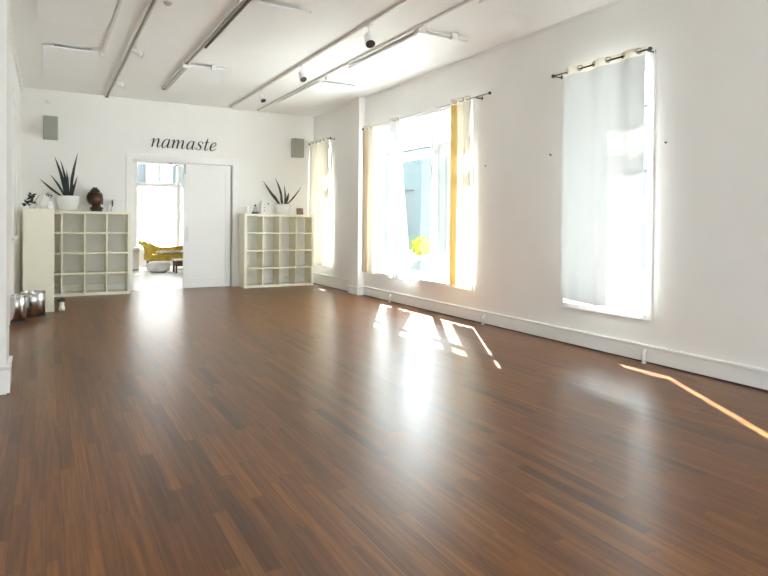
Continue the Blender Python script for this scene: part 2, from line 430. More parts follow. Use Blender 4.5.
for a, b, c, e in ((.17, 1.27, .06, 1.895), (.17, .73, 1.985, WH - .05), (.79, 1.27, 1.985, WH - .05), (1.37, WW - .05, .06, 1.895), (1.37, WW - .05, 1.985, WH - .05)):
    obj('pane', bx(a, b, .056, .064, c, e), M_frost if c < 1 else M_glass, r)['label'] = 'frosted lower pane' if c < 1 else 'clear upper pane'

# outdoors
S(obj('pavement', bx(XR + WT, 40, -30, 60, -.35, -.25), mat('pale_street_paving', (.62, .63, .63), .85, noise=.06, nscale=1.2)))
S(obj('pavement', bx(-30, XR + WT, 18.95, 60, -.35, -.25), M_pave))
S(obj('pavement', bx(-30, XR + WT, -30, YF - .25, -.35, -.25), M_pave))

# ------------------------------------------------------------------ curtains
def curtain(name, label, y0, y1, zt, zb, amp, period, m, group=None, edge=None, hem=0.0, phase=0.0, swag=0.0, xo=0.0, narrow=0.0, lean=0.0, edge_mat=None, head_mat=None, cat='curtain'):
    """one hung cloth: an eyelet heading waving about the rod, folds below it, and hem stitching"""
    t = thing(name, label, cat, (XROD + xo, (y0 + y1) / 2, zb), 0, group)
    yc = (y0 + y1) / 2; Hh = zt - zb
    rnd = random.Random(int(y0 * 100))
    ph2, ph3 = rnd.uniform(0, 6), rnd.uniform(0, 6)
    def P(u, f):          # u across 0..1 (y0->y1), f down 0..1
        y = y0 + (y1 - y0) * u
        a = amp * (1 - .45 * min(1, f * 2.2))
        w = math.sin(2 * PI * (y - y0) / period + phase)
        x = a * w + amp * .35 * f * math.sin(2 * PI * (y - y0) / (period * .57) + ph2 + f * .8) + amp * .25 * f * math.sin(2 * PI * (y - y0) / (period * 2.3) + ph3)
        yy = yc + (y - yc) * (1 - narrow * math.sin(PI * min(1, f * 1.0)) )
        yy += swag * f * (u - .5) + lean * f
        zbm = zb + hem * math.sin(3.1 * u * 2 + ph2)
        return (x, yy - yc, (zt + (zbm - zt) * f) - zb)
    n = max(24, int((y1 - y0) / period * 14))
    def sheet(f0, f1, nv, off=0.0, u0=0., u1=1.):
        bm = B(); g = []
        for j in range(nv + 1):
            f = f0 + (f1 - f0) * j / nv
            row = []
            for i in range(n + 1):
                p = P(u0 + (u1 - u0) * i / n, f); row.append(bm.verts.new((p[0] - off, p[1], p[2])))
            g.append(row)
        for j in range(nv):
            for i in range(n): bm.faces.new((g[j][i], g[j][i + 1], g[j + 1][i + 1], g[j + 1][i]))
        return bm
    hd = .085 / Hh
    a, b = (0.0, 1.0)
    if edge:  # edge strip of the same cloth, its sunlit tone painted in
        s = edge[1]
        if edge[0] == 'far': b = 1 - s; obj('sunlit_folded_edge', sheet(hd, 1, 40, u0=b, u1=1.), edge_mat or M_sunlit_gold, t, smooth=True)['label'] = 'folded edge with sun glow put into its colour'
        else: a = s; obj('sunlit_folded_edge', sheet(hd, 1, 40, u0=0., u1=a), M_sunlit_gold, t, smooth=True)['label'] = 'folded edge with golden sun glow put into its colour'
    obj('cloth', sheet(hd, 1, 44, u0=a, u1=b), m, t, smooth=True)
    obj('heading', sheet(0, hd, 4), head_mat or M_head, t, smooth=True)['label'] = 'thicker heading tape'
    # eyelets where the cloth crosses the rod
    k = 0
    while True:
        yy = y0 + period * (k * .5) - phase * period / (2 * PI)
        k += 1
        if yy > y1 - .03: break
        if yy < y0 + .03: continue
        u = (yy - y0) / (y1 - y0); p = P(u, hd * .45)
        bm = B(); ca = [Vector((0, 0, 0)) + Vector((.027 * math.cos(q * PI / 8), 0, .027 * math.sin(q * PI / 8))) for q in range(16)]
        sl = amp * 2 * PI / period * (1 if k % 2 else -1); an = math.atan(sl)
        # ring lies in the cloth, whose tangent is (sl,1) in x,y
        tv = Vector((math.sin(an), math.cos(an), 0))
        pts = [Vector((0, p[1], p[2])) + tv * (.027 * math.cos(q * PI / 8)) + Vector((0, 0, .027 * math.sin(q * PI / 8))) for q in range(16)]
        obj('eyelet', tube(bm, pts, .006, 6, closed=True), M_chrome, t, smooth=True)
    return t
M_steel = mat('dull_steel', (.42, .41, .39), .4, metal=.6, noise=.05)
def rod(label, y0, y1, z, group, brackets, rm=None):
    t = thing('curtain_rod', label, 'curtain rod', (XROD, (y0 + y1) / 2, z), 0, group); h = (y1 - y0) / 2
    obj('rod', tube(B(), [(0, -h, 0), (0, h, 0)], .0085, 12), rm or M_dark, t, smooth=True)
    for s in (-1, 1): obj('finial', ball(B(), (0, s * h, 0), .021, 2), M_dark, t, smooth=True)
    for y in brackets:
        yy = y - (y0 + y1) / 2; bm = tube(B(), [(0, yy, -.012), (XR - XROD, yy, -.012)], .007, 8); box(bm, XR - XROD - .006, XR - XROD, yy - .012, yy + .012, -.026, .012)
        obj('bracket', bm, M_dark, t)
ZR = 3.005
rod('grey metal curtain rod along the top of the wide three-light window', 6.06, 9.60, 3.02, None, (6.34, 9.56), M_steel)
rod('dark curtain rod over the single window nearest the camera', 3.71, 4.95, ZR, None, (3.735, 4.92))
rod('dark curtain rod over the narrow window beside the right cubby shelf', 11.02, 12.13, 3.03, None, (11.06, 12.11))
curtain('curtain', 'white curtain covering nearly all of the single window nearest the camera', 3.775, 4.82, ZR + .045, .505, .026, .365, M_sheer2, hem=.012, phase=2.2)
curtain('curtain', 'cream curtain with golden sun glow painted on its folded edge at the near side of the wide window', 6.47, 6.88, 3.075, .47, .030, .15, M_ivory, edge=('far', .40), phase=.6)
curtain('curtain', 'narrow cream curtain with backlit tan painted on its edge, gathered at the pilaster end of the wide window', 9.13, 9.60, 3.065, .45, .034, .14, M_ivory, edge=('far', .34), edge_mat=M_backlit_tan, phase=1.)
curtain('curtain', 'white curtain gathered at the middle of the wide window and spreading downwards', 8.36, 8.59, 3.065, .41, .032, .085, M_sheer, swag=.50, lean=-.20, phase=.4, head_mat=M_ivory)
curtain('curtain', 'thin sheer curtain hanging over the near light of the wide window', 6.90, 7.38, 3.0, .50, .02, .2, M_thin, xo=.06, phase=.3, head_mat=M_thin)
curtain('curtain', 'cream curtain closed across the narrow window beside the right cubby shelf', 11.11, 12.125, 3.075, .44, .026, .19, M_ivory, phase=.5)
# tie-back hooks on the wall
hook_lab = ('small hook on the wall on the far side of the nearest window', 'small hook on the wall on the near side of the nearest window', 'small hook on the wall at the near side of the wide window')
for (y, z), lb in zip(((5.075, 2.135), (3.60, 2.114), (6.248, 2.10)), hook_lab):
    t = thing('tieback_hook', lb, 'hook', (XR, y, z))
    obj('plate', lathe(B(), [(0, 0), (.013, 0), (.013, .005), (0, .005)], 12), M_chrome, t).rotation_euler = (0, -PI / 2, 0)
    obj('hook_arm', tube(B(), [(0, 0, 0), (-.018, 0, -.003), (-.024, 0, .005), (-.022, 0, .012)], .003, 6), M_dark, t, smooth=True)
# short white pipe stubs along the right baseboard
for (y, lb) in ((8.69, 'white pipe stub at the baseboard under the wide window'), (6.215, 'white pipe stub at the baseboard between the wide and the near window'), (3.77, 'white pipe stub at the baseboard under the nearest window')):
    t = thing('pipe_stub', lb, 'pipe stub', (XR - .05, y, 0))
    obj('pipe', tube(B(), [(0, 0, .003), (0, 0, .10), (.012, 0, .115), (.026, 0, .118)], .019, 12), M_white, t, smooth=True)
    obj('collar', lathe(B(), [(0, 0), (.026, 0), (.026, .008), (.02, .010), (0, .010)], 14), M_white, t)

# ------------------------------------------------------------------ ceiling: heating panels, rails, spotlights
PZ = .050
pan = [  # x0,x1,y0,y1,label
    (-.085, .62, 5.85, 7.82, 'white ceiling panel at the upper left corner of the photo'),
    (-.05, .62, 8.93, 10.80, 'white ceiling panel nearest the left wall and the wall speaker'),
    (1.80, 2.47, 6.02, 7.93, 'white ceiling panel along the dark-edged middle rail, nearer to the camera'),
    (1.80, 2.40, 8.93, 10.85, 'white ceiling panel beside the far end of the middle rail, above the lettering'),
    (3.84, 4.53, 5.96, 7.88, 'white ceiling panel with bracketed end, in front of the wide window'),
    (3.80, 4.50, 8.90, 10.85, 'white ceiling panel farthest along the window side, before the pilaster'),
    (3.84, 4.53, 2.95, 4.86, 'white ceiling panel cut by the top edge of the photo, by the near window')]
for x0, x1, y0, y1, lb in pan:
    t = thing('ceiling_panel', lb, 'ceiling panel', ((x0 + x1) / 2, (y0 + y1) / 2, H), 0, 'flat white panels on the ceiling')
    a, b = (x1 - x0) / 2, (y1 - y0) / 2
    obj('panel', bx(-a, a, -b, b, -PZ, -PZ + .018), M_panel, t, bevel=.004)
    bm = B()
    box(bm, -a - .004, -a + .016, -b - .004, b + .004, -PZ + .004, -PZ + .022); box(bm, a - .016, a + .004, -b - .004, b + .004, -PZ + .004, -PZ + .022)
    box(bm, -a, a, -b - .004, -b + .016, -PZ + .004, -PZ + .022); box(bm, -a, a, b - .016, b + .004, -PZ + .004, -PZ + .022)
    obj('edge_frame', bm, M_panel, t)
    for sx in (-1, 1):
        for sy in (-1, 1): obj('bracket', bx(sx * (a - .12) - .012, sx * (a - .12) + .012, sy * (b - .05) - .01, sy * (b - .05) + .01, -PZ + .02, 0), M_rail, t)
def rail(label, x, y0, y1, w=.036, hh=.034, slot=False, cat='track', x2=None):
    t = thing('track_rail', label, 'lighting track', (x, y0, H)); L = y1 - y0
    if slot:
        bm = B(); box(bm, -w / 2, -w / 2 + .011, 0, L, -hh, 0); box(bm, w / 2 - .011, w / 2, 0, L, -hh, 0); box(bm, -w / 2 + .011, w / 2 - .011, 0, L, -.010, 0)
        obj('channel', bm, M_rail, t); obj('conductor_strip', bx(-w / 2 + .012, w / 2 - .012, .01, L - .01, -.018, -.0105), M_strip, t)
    else: obj('channel', bx(-w / 2, w / 2, 0, L, -hh, 0), M_rail, t, bevel=.004)
    obj('end_cap', bx(-w / 2 - .002, w / 2 + .002, L - .004, L + .016, -hh - .002, 0), M_slot, t)
    return t
rail('thin grey conduit running along the right edge of the leftmost ceiling panels', .665, 4.2, 8.93, .030, .035)
rail('grey lighting track second from the left, carrying two white spotlights', .955, 4.0, 12.05, .060, .045, True)
rail('grey lighting track along the dark edge of the middle ceiling panel', 1.745, 4.0, 8.86, .055, .045, True)
rail('short grey track length at the far end of the middle row', 1.745, 9.02, 10.80, .050, .045, True)
rail('long grey lighting track carrying three spotlights, left of the window-side panels', 3.20, 3.6, 11.85, .036, .036)
rail('thin grey conduit running along the left edge of the window-side ceiling panels', 3.76, 3.2, 11.90, .030, .030)
t = thing('gap_shade_strip', 'dark strip standing for the shaded gap along the left edge of the middle ceiling panel', 'gap shade strip', (1.787, 5.0, H)); obj('channel', bx(-.012, .012, 0, 2.9, -.06, 0), M_slot, t)  # dark strip painted in for the shade of the gap beside the panel
# junction boxes and end fittings
def jbox(label, x, y, w=.07, d=.07, arm=0.0):
    t = thing('junction_box', label, 'junction box', (x, y, H))
    obj('box_body', bx(-w / 2, w / 2, -d / 2, d / 2, -.085, 0), M_whitep, t, bevel=.006)
    obj('cover', bx(-w / 2 + .01, w / 2 - .01, -d / 2 - .006, -d / 2, -.07, -.02), M_rail, t)
    if arm: obj('conduit_arm', tube(B(), [(w / 2, 0, -.03), (w / 2 + arm, 0, -.03)], .010, 8), M_whitep, t); obj('clip', bx(w / 2 + arm * .62, w / 2 + arm * .75, -.035, .03, -.075, 0), M_whitep, t, bevel=.004)
jbox('white junction box at the near corner of the bracketed window-side panel', 3.80, 5.90, .10, .08, .62)
jbox('white junction box between the two window-side ceiling panels', 3.80, 8.55, .06, .06, .30)
jbox('white junction box at the gap in the middle lighting track', 1.745, 8.94, .10, .06, .50)
jbox('small white box on the conduit at the corner of the leftmost panels', .655, 8.92, .05, .05)
t = thing('ceiling_sensor', 'small round grey sensor on the ceiling at the top edge of the photo', 'sensor', (1.106, 6.62, H))
obj('body', lathe(B(), [(0, -.03), (.025, -.028), (.04, -.012), (.042, 0), (0, 0)], 18), M_grey, t, smooth=True); obj('rim', lathe(B(), [(.042, -.006), (.052, -.004), (.052, 0), (.042, 0)], 18), M_whitep, t)
def spot(label, x, y, z0, dirv, s=1.0):
    t = thing('track_spotlight', label, 'spotlight', (x, y, z0), 0, 'white spotlights on the ceiling tracks')
    dv = Vector(dirv).normalized()
    obj('adapter', bx(-.016, .016, -.05, .05, -.022, 0), M_whitep, t, bevel=.004)
    obj('stem', tube(B(), [(0, 0, -.02), (0, 0, -.10 * s)], .008, 8), M_whitep, t)
    c = Vector((0, 0, -.115 * s)); bm = B()
    # yoke
    sd = dv.cross(Vector((0, 0, 1))).normalized()
    obj('yoke', tube(B(), [c + sd * .045 * s + dv * .01, c + sd * .045 * s - Vector((0, 0, -.02)), c + Vector((0, 0, .022)), c - sd * .045 * s - Vector((0, 0, -.02)), c - sd * .045 * s + dv * .01], .006, 6), M_whitep, t, smooth=True)
    a, b = c - dv * .05 * s, c + dv * .075 * s
    h = obj('lamp_head', tube(B(), [a - dv * .004, a, a + dv * .03 * s, c + dv * .02, b], [.012, .026 * s, .034 * s, .038 * s, .046 * s], 16), M_whitep, t, smooth=True)
    obj('lamp_face', tube(B(), [b - dv * .002, b + dv * .006], .040 * s, 16), M_dark, t)['label'] = 'dark lamp face'
zr = H - .036
spot('white spotlight nearest the camera on the long three-spotlight track', 3.20, 6.05, zr, (-.15, -.75, -1), 1.35)
spot('white spotlight in the middle of the long three-spotlight track', 3.20, 8.11, zr, (.1, -.7, -1), 1.2)
spot('white spotlight farthest along the long three-spotlight track', 3.20, 9.93, zr, (.15, -.6, -1), 1.1)
spot('white spotlight on the second track from the left, nearer the camera', .985, 8.15, H - .045, (1, .15, -.35), 1.0)
spot('white spotlight at the far end of the second track from the left', .985, 10.2, H - .045, (1, .15, -.3), 1.0)
t = thing('motion_sensor', 'small white motion sensor high on the back wall above the left speaker', 'sensor', (.02, YB, 3.42))
obj('body', bx(-.045, .045, -.035, 0, -.035, .035), M_whitep, t, bevel=.012, seg=3); obj('lens', ball(B(), (0, -.034, 0), .022, 2, (1, .5, 1)), M_white, t, smooth=True)

# ------------------------------------------------------------------ wall speakers
for (x0, x1, z0, z1, lb) in ((-.055, .175, 2.745, 3.15, 'grey box speaker on the back wall above the left snake plant'), (4.555, 4.80, 2.715, 3.115, 'grey box speaker on the back wall near the right corner')):
    t = thing('wall_speaker', lb, 'speaker', ((x0 + x1) / 2, YB, z0), 0, 'grey speakers on the back wall'); a = (x1 - x0) / 2; hh = z1 - z0
    obj('case', bx(-a, a, -.165, -.03, 0, hh), M_grey, t, bevel=.008)
    obj('grille', bx(-a + .012, a - .012, -.178, -.166, .012, hh - .012), M_greyf, t, bevel=.006)
    obj('wall_bracket', bx(-.03, .03, -.03, 0, hh * .3, hh * .7), M_dark, t)

# ------------------------------------------------------------------ lettering
def spline(pts, n=14):
    out = []
    P = [Vector(p) for p in pts]
    for i in range(len(P) - 1):
        p0, p1, p2, p3 = P[max(i - 1, 0)], P[i], P[i + 1], P[min(i + 2, len(P) - 1)]
        for k in range(n):
            t = k / n
            out.append(.5 * ((2 * p1) + (p2 - p0) * t + (2 * p0 - 5 * p1 + 4 * p2 - p3) * t * t + (3 * p1 - p0 - 3 * p2 + p3) * t * t * t))
    out.append(P[-1]); return out
def stroke(bm, pts, scale, off, depth, slant=.24):
    """a pen stroke (u, v, width) extruded to raised lettering, flat on the wall"""
    s = spline(pts); L = []; R_ = []
    for i, p in enumerate(s):
        t = (s[min(i + 1, len(s) - 1)] - s[max(i - 1, 0)]); n = Vector((-t.y, t.x)); n.normalize()
        w = max(p.z, .02) / 2
        for lst, sg in ((L, 1), (R_, -1)):
            u, v = p.x + n.x * w * sg, p.y + n.y * w * sg
            lst.append(((u + slant * v) * scale + off[0], v * scale + off[1]))
    vf = [[bm.verts.new((q[0], -depth, q[1])) for q in lst] for lst in (L, R_)]
    vb = [[bm.verts.new((q[0], 0, q[1])) for q in lst] for lst in (L, R_)]
    for i in range(len(s) - 1):
        bm.faces.new((vf[0][i], vf[0][i + 1], vf[1][i + 1], vf[1][i])); bm.faces.new((vb[1][i], vb[1][i + 1], vb[0][i + 1], vb[0][i]))
        bm.faces.new((vb[0][i], vb[0][i + 1], vf[0][i + 1], vf[0][i])); bm.faces.new((vf[1][i], vf[1][i + 1], vb[1][i + 1], vb[1][i]))
    bm.faces.new((vf[0][0], vf[1][0], vb[1][0], vb[0][0])); bm.faces.new((vf[1][-1], vf[0][-1], vb[0][-1], vb[1][-1]))
TH, HL = .17, .05
G = {
 'n': (.86, [[(-.10, .80, HL), (.0, .95, HL * 1.4), (.08, .97, TH * .7), (.09, .8, TH), (.09, 0.0, TH)], [(.10, .45, HL), (.28, .85, HL), (.44, .98, TH * .6), (.52, .82, TH), (.52, .25, TH), (.55, .06, TH * .7), (.66, .03, HL), (.78, .24, HL)]]),
 'm': (1.30, [[(-.10, .80, HL), (.0, .95, HL * 1.4), (.08, .97, TH * .7), (.09, .8, TH), (.09, 0.0, TH)], [(.10, .45, HL), (.26, .85, HL), (.40, .98, TH * .6), (.49, .82, TH), (.49, 0.0, TH)], [(.50, .45, HL), (.68, .85, HL), (.83, .98, TH * .6), (.92, .82, TH), (.92, .25, TH), (.95, .06, TH * .7), (1.06, .03, HL), (1.18, .24, HL)]]),
 'a': (.92, [[(.56, .86, HL), (.40, 1.0, HL), (.18, .86, TH * .7), (.07, .5, TH), (.08, .16, TH * .9), (.20, .0, TH * .5), (.38, .14, HL), (.54, .5, HL)], [(.58, 1.0, TH * .8), (.57, .6, TH), (.55, .2, TH), (.60, .03, TH * .6), (.72, .06, HL), (.82, .26, HL)]]),
 's': (.66, [[(.50, .76, TH * .7), (.44, .94, HL), (.28, 1.0, HL), (.12, .88, TH * .6), (.13, .68, TH * .9), (.32, .48, TH), (.42, .28, TH * .9), (.36, .06, TH * .5), (.20, .0, HL), (.04, .07, HL), (.0, .25, TH * .6)]]),
 't': (.58, [[(.20, 1.45, HL), (.19, 1.1, TH * .9), (.17, .6, TH), (.15, .2, TH), (.20, .03, TH * .6), (.32, .03, HL), (.44, .24, HL)], [(-.02, .97, HL * 1.2), (.42, .97, HL * 1.2)]]),
 'e': (.70, [[(.09, .42, HL), (.34, .52, HL), (.50, .72, TH * .5), (.46, .94, TH * .5), (.32, 1.0, HL), (.15, .84, TH * .6), (.06, .5, TH), (.09, .16, TH * .9), (.24, .0, TH * .5), (.44, .08, HL), (.58, .26, HL)]])}
word = 'namaste'
tot = sum(G[c][0] for c in word); XH = .165; x0t, x1t = 1.735, 2.975
sp = (x1t - x0t) / tot / XH
t = thing('wall_lettering', 'black italic lettering reading namaste on the wall above the doorway', 'lettering', (x0t, YB, 2.745))
cur = 0.0
for c in word:
    bm = B()
    for s_ in G[c][1]: stroke(bm, [(u * sp * 1.0 + cur * sp, v, w) for u, v, w in s_], XH, (0, 0), .012)
    bmesh.ops.recalc_face_normals(bm, faces=bm.faces)
    obj('letter', bm, M_black, t); cur += G[c][0]

# ------------------------------------------------------------------ cubby shelves
def cubby(label, loc, rz, group):
    t = thing('cubby_shelf', label, 'shelf', loc, rz, group)
    Wd, D, Ht, e = 1.49, .39, 1.49, .05
    for s in (0, 1): obj('side_panel', bx(s * (Wd - e), s * (Wd - e) + e, 0, D, 0, Ht), M_cream, t, bevel=.002)
    obj('top_panel', bx(e, Wd - e, 0, D, Ht - e, Ht), M_cream, t, bevel=.002)
    obj('bottom_panel', bx(e, Wd - e, 0, D, 0, e), M_cream, t, bevel=.002)
    inn = (Wd - 2 * e) ; c = (inn - 3 * .030) / 4
    for k in range(1, 4):
        z = e + k * c + (k - 1) * .030
        obj('divider', bx(z, z + .030, .002, D, e, Ht - e), M_cream, t, bevel=.001)
        obj('shelf_board', bx(e, Wd - e, .004, D - .002, z, z + .030), M_cream, t, bevel=.001)
    return t
cubby('cream four-by-four cubby shelf against the back wall left of the doorway', (-.155, YB - .43, 0), 0, 'cream cubby shelves')
cubby('cream four-by-four cubby shelf against the back wall right of the doorway', (3.435, YB - .43, 0), 0, 'cream cubby shelves')
cubby('cream cubby shelf seen end-on along the left wall, behind the steel bins', (.10, 9.87, 0), PI / 2, 'cream cubby shelves')
ST = 1.49

# ------------------------------------------------------------------ plants
def blade(bm, base, tip, w, bend=(0, 0, 0), fold=.25, tdir=None):
    """one sword leaf from base to tip: lens cross-section, widest low down, pointed"""
    b, t = Vector(base), Vector(tip); ax = (t - b).normalized(); n = 10; rings = []
    side = Vector((1, 0, 0)) - ax * ax.x; side.normalize(); nor = ax.cross(side)
    for i in range(n + 1):
        f = i / n; p = b.lerp(t, f) + Vector(bend) * math.sin(PI * f)
        ww = w * .62 * (.55 + .45 * math.sin(min(1, f * 1.8) * PI / 2)) * (1 - max(0, f - .45) ** 1.6 / .55 ** 1.6) / 2 + .0008
        th = .004 * (1 - f) + .001
        rings.append([bm.verts.new(p + side * ww), bm.verts.new(p + nor * (th + fold * ww * .4)), bm.verts.new(p - side * ww), bm.verts.new(p - nor * th + nor * fold * ww * .4)])
    for A, D in zip(rings, rings[1:]):
        for k in range(4): bm.faces.new((A[k], A[(k + 1) % 4], D[(k + 1) % 4], D[k]))
    bm.faces.new(rings[0][::-1]); bm.faces.new(rings[-1])
def snake_plant(label, loc, pr, ph, leaves, k=1.0):
    t = thing('snake_plant', label, 'potted plant', loc, 0, 'snake plants in white pots on the shelves')
    prof = [(0, 0), (pr * .62, 0), (pr * .80, ph * .18), (pr * .96, ph * .5), (pr, ph * .80), (pr * .97, ph), (pr * .91, ph), (pr * .92, ph * .9), (pr * .9, ph * .84), (0, ph * .84)]
    obj('pot', lathe(B(), prof, 32), M_white, t, smooth=True)
    obj('soil', lathe(B(), [(0, ph * .845), (pr * .7, ph * .85), (pr * .89, ph * .86), (pr * .88, ph * .90), (pr * .5, ph * .93), (0, ph * .94)], 24), M_soil, t)
    for bx_, by_, tx, ty, tz, w, bend in leaves:
        bm = B(); blade(bm, (bx_, by_, ph * .88), (tx, ty, tz), w * k, bend); obj('leaf', bm, M_leaf, t)
L1c = .335
snake_plant('white bowl of tall dark snake plant on the left cubby shelf', (L1c, 11.92, ST), .185, .265, [
    (-.07, .02, -.44, -.02, .55, .055, (0, 0, -.015)), (-.05, -.05, -.28, -.06, .63, .05, (.02, 0, 0)),
    (-.045, .03, -.215, .06, .955, .075, (.03, 0, 0)), (-.01, .0, -.125, .02, .90, .06, (.02, 0, 0)), (.01, -.06, -.03, -.08, .72, .055, (0, 0, 0)),
    (.03, .02, .15, .04, 1.04, .07, (-.02, 0, 0)), (.06, -.04, .145, -.04, .62, .045, (-.01, 0, 0)), (.05, .05, .07, .07, .60, .06, (0, 0, 0)),
    (-.02, -.02, -.05, -.02, .50, .05, (0, 0, 0)), (.04, -.03, .09, -.05, .48, .05, (0, 0, 0))], 1.1)
snake_plant('white pot of short spreading snake plant on the right cubby shelf', (4.305, 11.92, ST), .155, .215, [
    (-.05, 0, -.44, -.02, .685, .06, (0, 0, -.02)), (-.01, .02, -.16, .03, .755, .055, (.04, 0, 0)), (.03, -.02, .03, .02, .62, .04, (.02, 0, 0)),
    (.06, 0, .42, .02, .60, .035, (0, 0, -.03)), (.04, -.05, .11, -.06, .46, .065, (0, 0, 0)), (-.02, -.04, -.07, -.05, .42, .06, (0, 0, 0)), (-.06, .04, -.20, .0, .42, .05, (0, 0, 0))], 1.45)

# small pieces on the end-on shelf
def leaf_oval(bm, c, d, l, w):
    d = Vector(d).normalized(); s = d.orthogonal().normalized(); n = d.cross(s); c = Vector(c)
    v0 = bm.verts.new(c); v1 = bm.verts.new(c + d * l * .5 + s * w * .5 + n * .004); v2 = bm.verts.new(c + d * l); v3 = bm.verts.new(c + d * l * .5 - s * w * .5 + n * .004); vm = bm.verts.new(c + d * l * .5 - n * .006)
    for f in ((v0, v1, vm), (v1, v2, vm), (v2, v3, vm), (v3, v0, vm)): bm.faces.new(f)
t = thing('leafy_plant', 'small dark-leaved plant in a white cup at the left end of the end-on shelf', 'potted plant', (-.180, 10.10, ST))
obj('cup', lathe(B(), [(0, 0), (.035, 0), (.05, .075), (.046, .075), (.034, .06), (0, .06)], 20), M_white, t, smooth=True)
rn = random.Random(3)
stm = B(); tube(stm, [(0, 0, .05), (-.02, 0, .12), (-.01, 0, .2)], .004, 6); tube(stm, [(0, 0, .05), (.05, 0, .14), (.09, -.01, .2)], .004, 6); tube(stm, [(0, 0, .06), (-.04, 0, .08), (-.07, 0, .06)], .004, 6)
obj('stem', stm, M_leaf2, t)
for k in range(26):
    base = random.Random(k).choice([(-.02, 0, .12), (-.012, 0, .16), (-.01, 0, .2), (-.05, 0, .075), (-.07, 0, .06), (-.03, 0, .09), (0, 0, .07)])
    bm = B(); leaf_oval(bm, base, (rn.uniform(-1, 1), rn.uniform(-1, .4), rn.uniform(-.5, .8)), rn.uniform(.05, .085), rn.uniform(.036, .055)); obj('leaf', bm, M_leaf2, t)
t = thing('vase', 'white rounded vase with dark sprig on the end-on shelf', 'vase', (-.030, 10.02, ST))
obj('body', lathe(B(), [(0, 0), (.05, 0), (.062, .05), (.058, .10), (.03, .15), (.026, .19), (.034, .21), (.028, .21), (.02, .18), (0, .17)], 24), M_white, t, smooth=True)
bm = B(); tube(bm, [(0, 0, .18), (.05, 0, .24), (.10, 0, .20)], .003, 6)
sp_ = obj('sprig', bm, M_leaf2, t)
for k in range(14):
    bm = B(); f = k / 13; leaf_oval(bm, (.03 + .07 * f, 0, .225 - .05 * f * f + rn.uniform(-.02, .01)), (rn.uniform(-1, 1), rn.uniform(-1, .4), rn.uniform(-.8, .8)), .035, .022); obj('leaf', bm, M_leaf2, sp_)
t = thing('figurine', 'small white seated figurine at the right end of the end-on shelf', 'figurine', (.055, 9.93, ST))
obj('body', lathe(B(), [(0, 0), (.04, 0), (.044, .03), (.03, .06), (.032, .09), (.018, .115), (0, .118)], 18), M_white, t, smooth=True); obj('head', ball(B(), (0, 0, .135), .022, 2), M_white, t, smooth=True)

# carved head --------------------------------------------------------------
t = thing('carved_head_statue', 'dark carved wooden head with curled hair on the left cubby shelf', 'statue', (.785, 11.90, ST), .55)
bm = B(); ball(bm, (0, 0, .22), .112, 4, (.95, 1.0, 1.22))
for v in bm.verts:                       # shape the face: narrow chin, brow, nose, lips
    z = v.co.z - .22
    if z < 0: k = 1 + z * 1.6; v.co.x *= k; 
    fx, fz = v.co.x, v.co.z
    if v.co.y < 0:
        v.co.y -= .030 * math.exp(-(fx / .014) ** 2 - ((fz - .205) / .03) ** 2)                      # nose
        v.co.y -= .012 * math.exp(-(fx / .03) ** 2 - ((fz - .152) / .010) ** 2)                     # mouth
        v.co.y -= .010 * math.exp(-(fx / .035) ** 2 - ((fz - .115) / .018) ** 2)                     # chin
        for s in (-1, 1):
            v.co.y += .014 * math.exp(-((fx - s * .042) / .022) ** 2 - ((fz - .232) / .012) ** 2)   # eye hollows
            v.co.y -= .008 * math.exp(-((fx - s * .042) / .024) ** 2 - ((fz - .258) / .007) ** 2)   # brows
obj('face', bm, M_face, t, smooth=True)
bm = B(); lathe(bm, [(0, 0), (.095, 0), (.098, .02), (.08, .045), (.07, .10), (.07, .16), (0, .17)], 24); obj('neck', bm, M_wood, t, smooth=True)
bm = B(); ball(bm, (0, .045, .245), .122, 3, (1.04, .92, 1.08))
ball(bm, (0, .045, .375), .062, 2, (1, 1, .85))
for i in range(8):                       # rows of snail curls over the cap
    zz = .115 + i * .035
    k_ = 1 - ((zz - .245) / .140) ** 2
    if k_ < .03: continue
    rr = .127 * math.sqrt(k_); m = max(5, int(2 * PI * rr / .036))
    for k in range(m):
        a = 2 * PI * (k + .5 * (i % 2)) / m; x, y = rr * math.cos(a), rr * .90 * math.sin(a) + .045
        if y < -.012 and zz < .315: continue
        ball(bm, (x, y, zz), .020, 1)
for k in range(8): ball(bm, (.053 * math.cos(k * .785), .053 * math.sin(k * .785) + .045, .385), .019, 1)
for k in range(5): ball(bm, (.028 * math.cos(k * 1.257), .028 * math.sin(k * 1.257) + .045, .420), .017, 1)
obj('hair', bm, M_wood, t, smooth=True)
for s in (-1, 1): obj('ear', ball(B(), (s * .112, .0, .185), .034, 2, (.45, .7, 1.9)), M_face, t, smooth=True)
obj('collar', lathe(B(), [(.055, .045), (.10, .035), (.112, .05), (.10, .075), (.06, .085)], 24), M_wood, t, smooth=True)

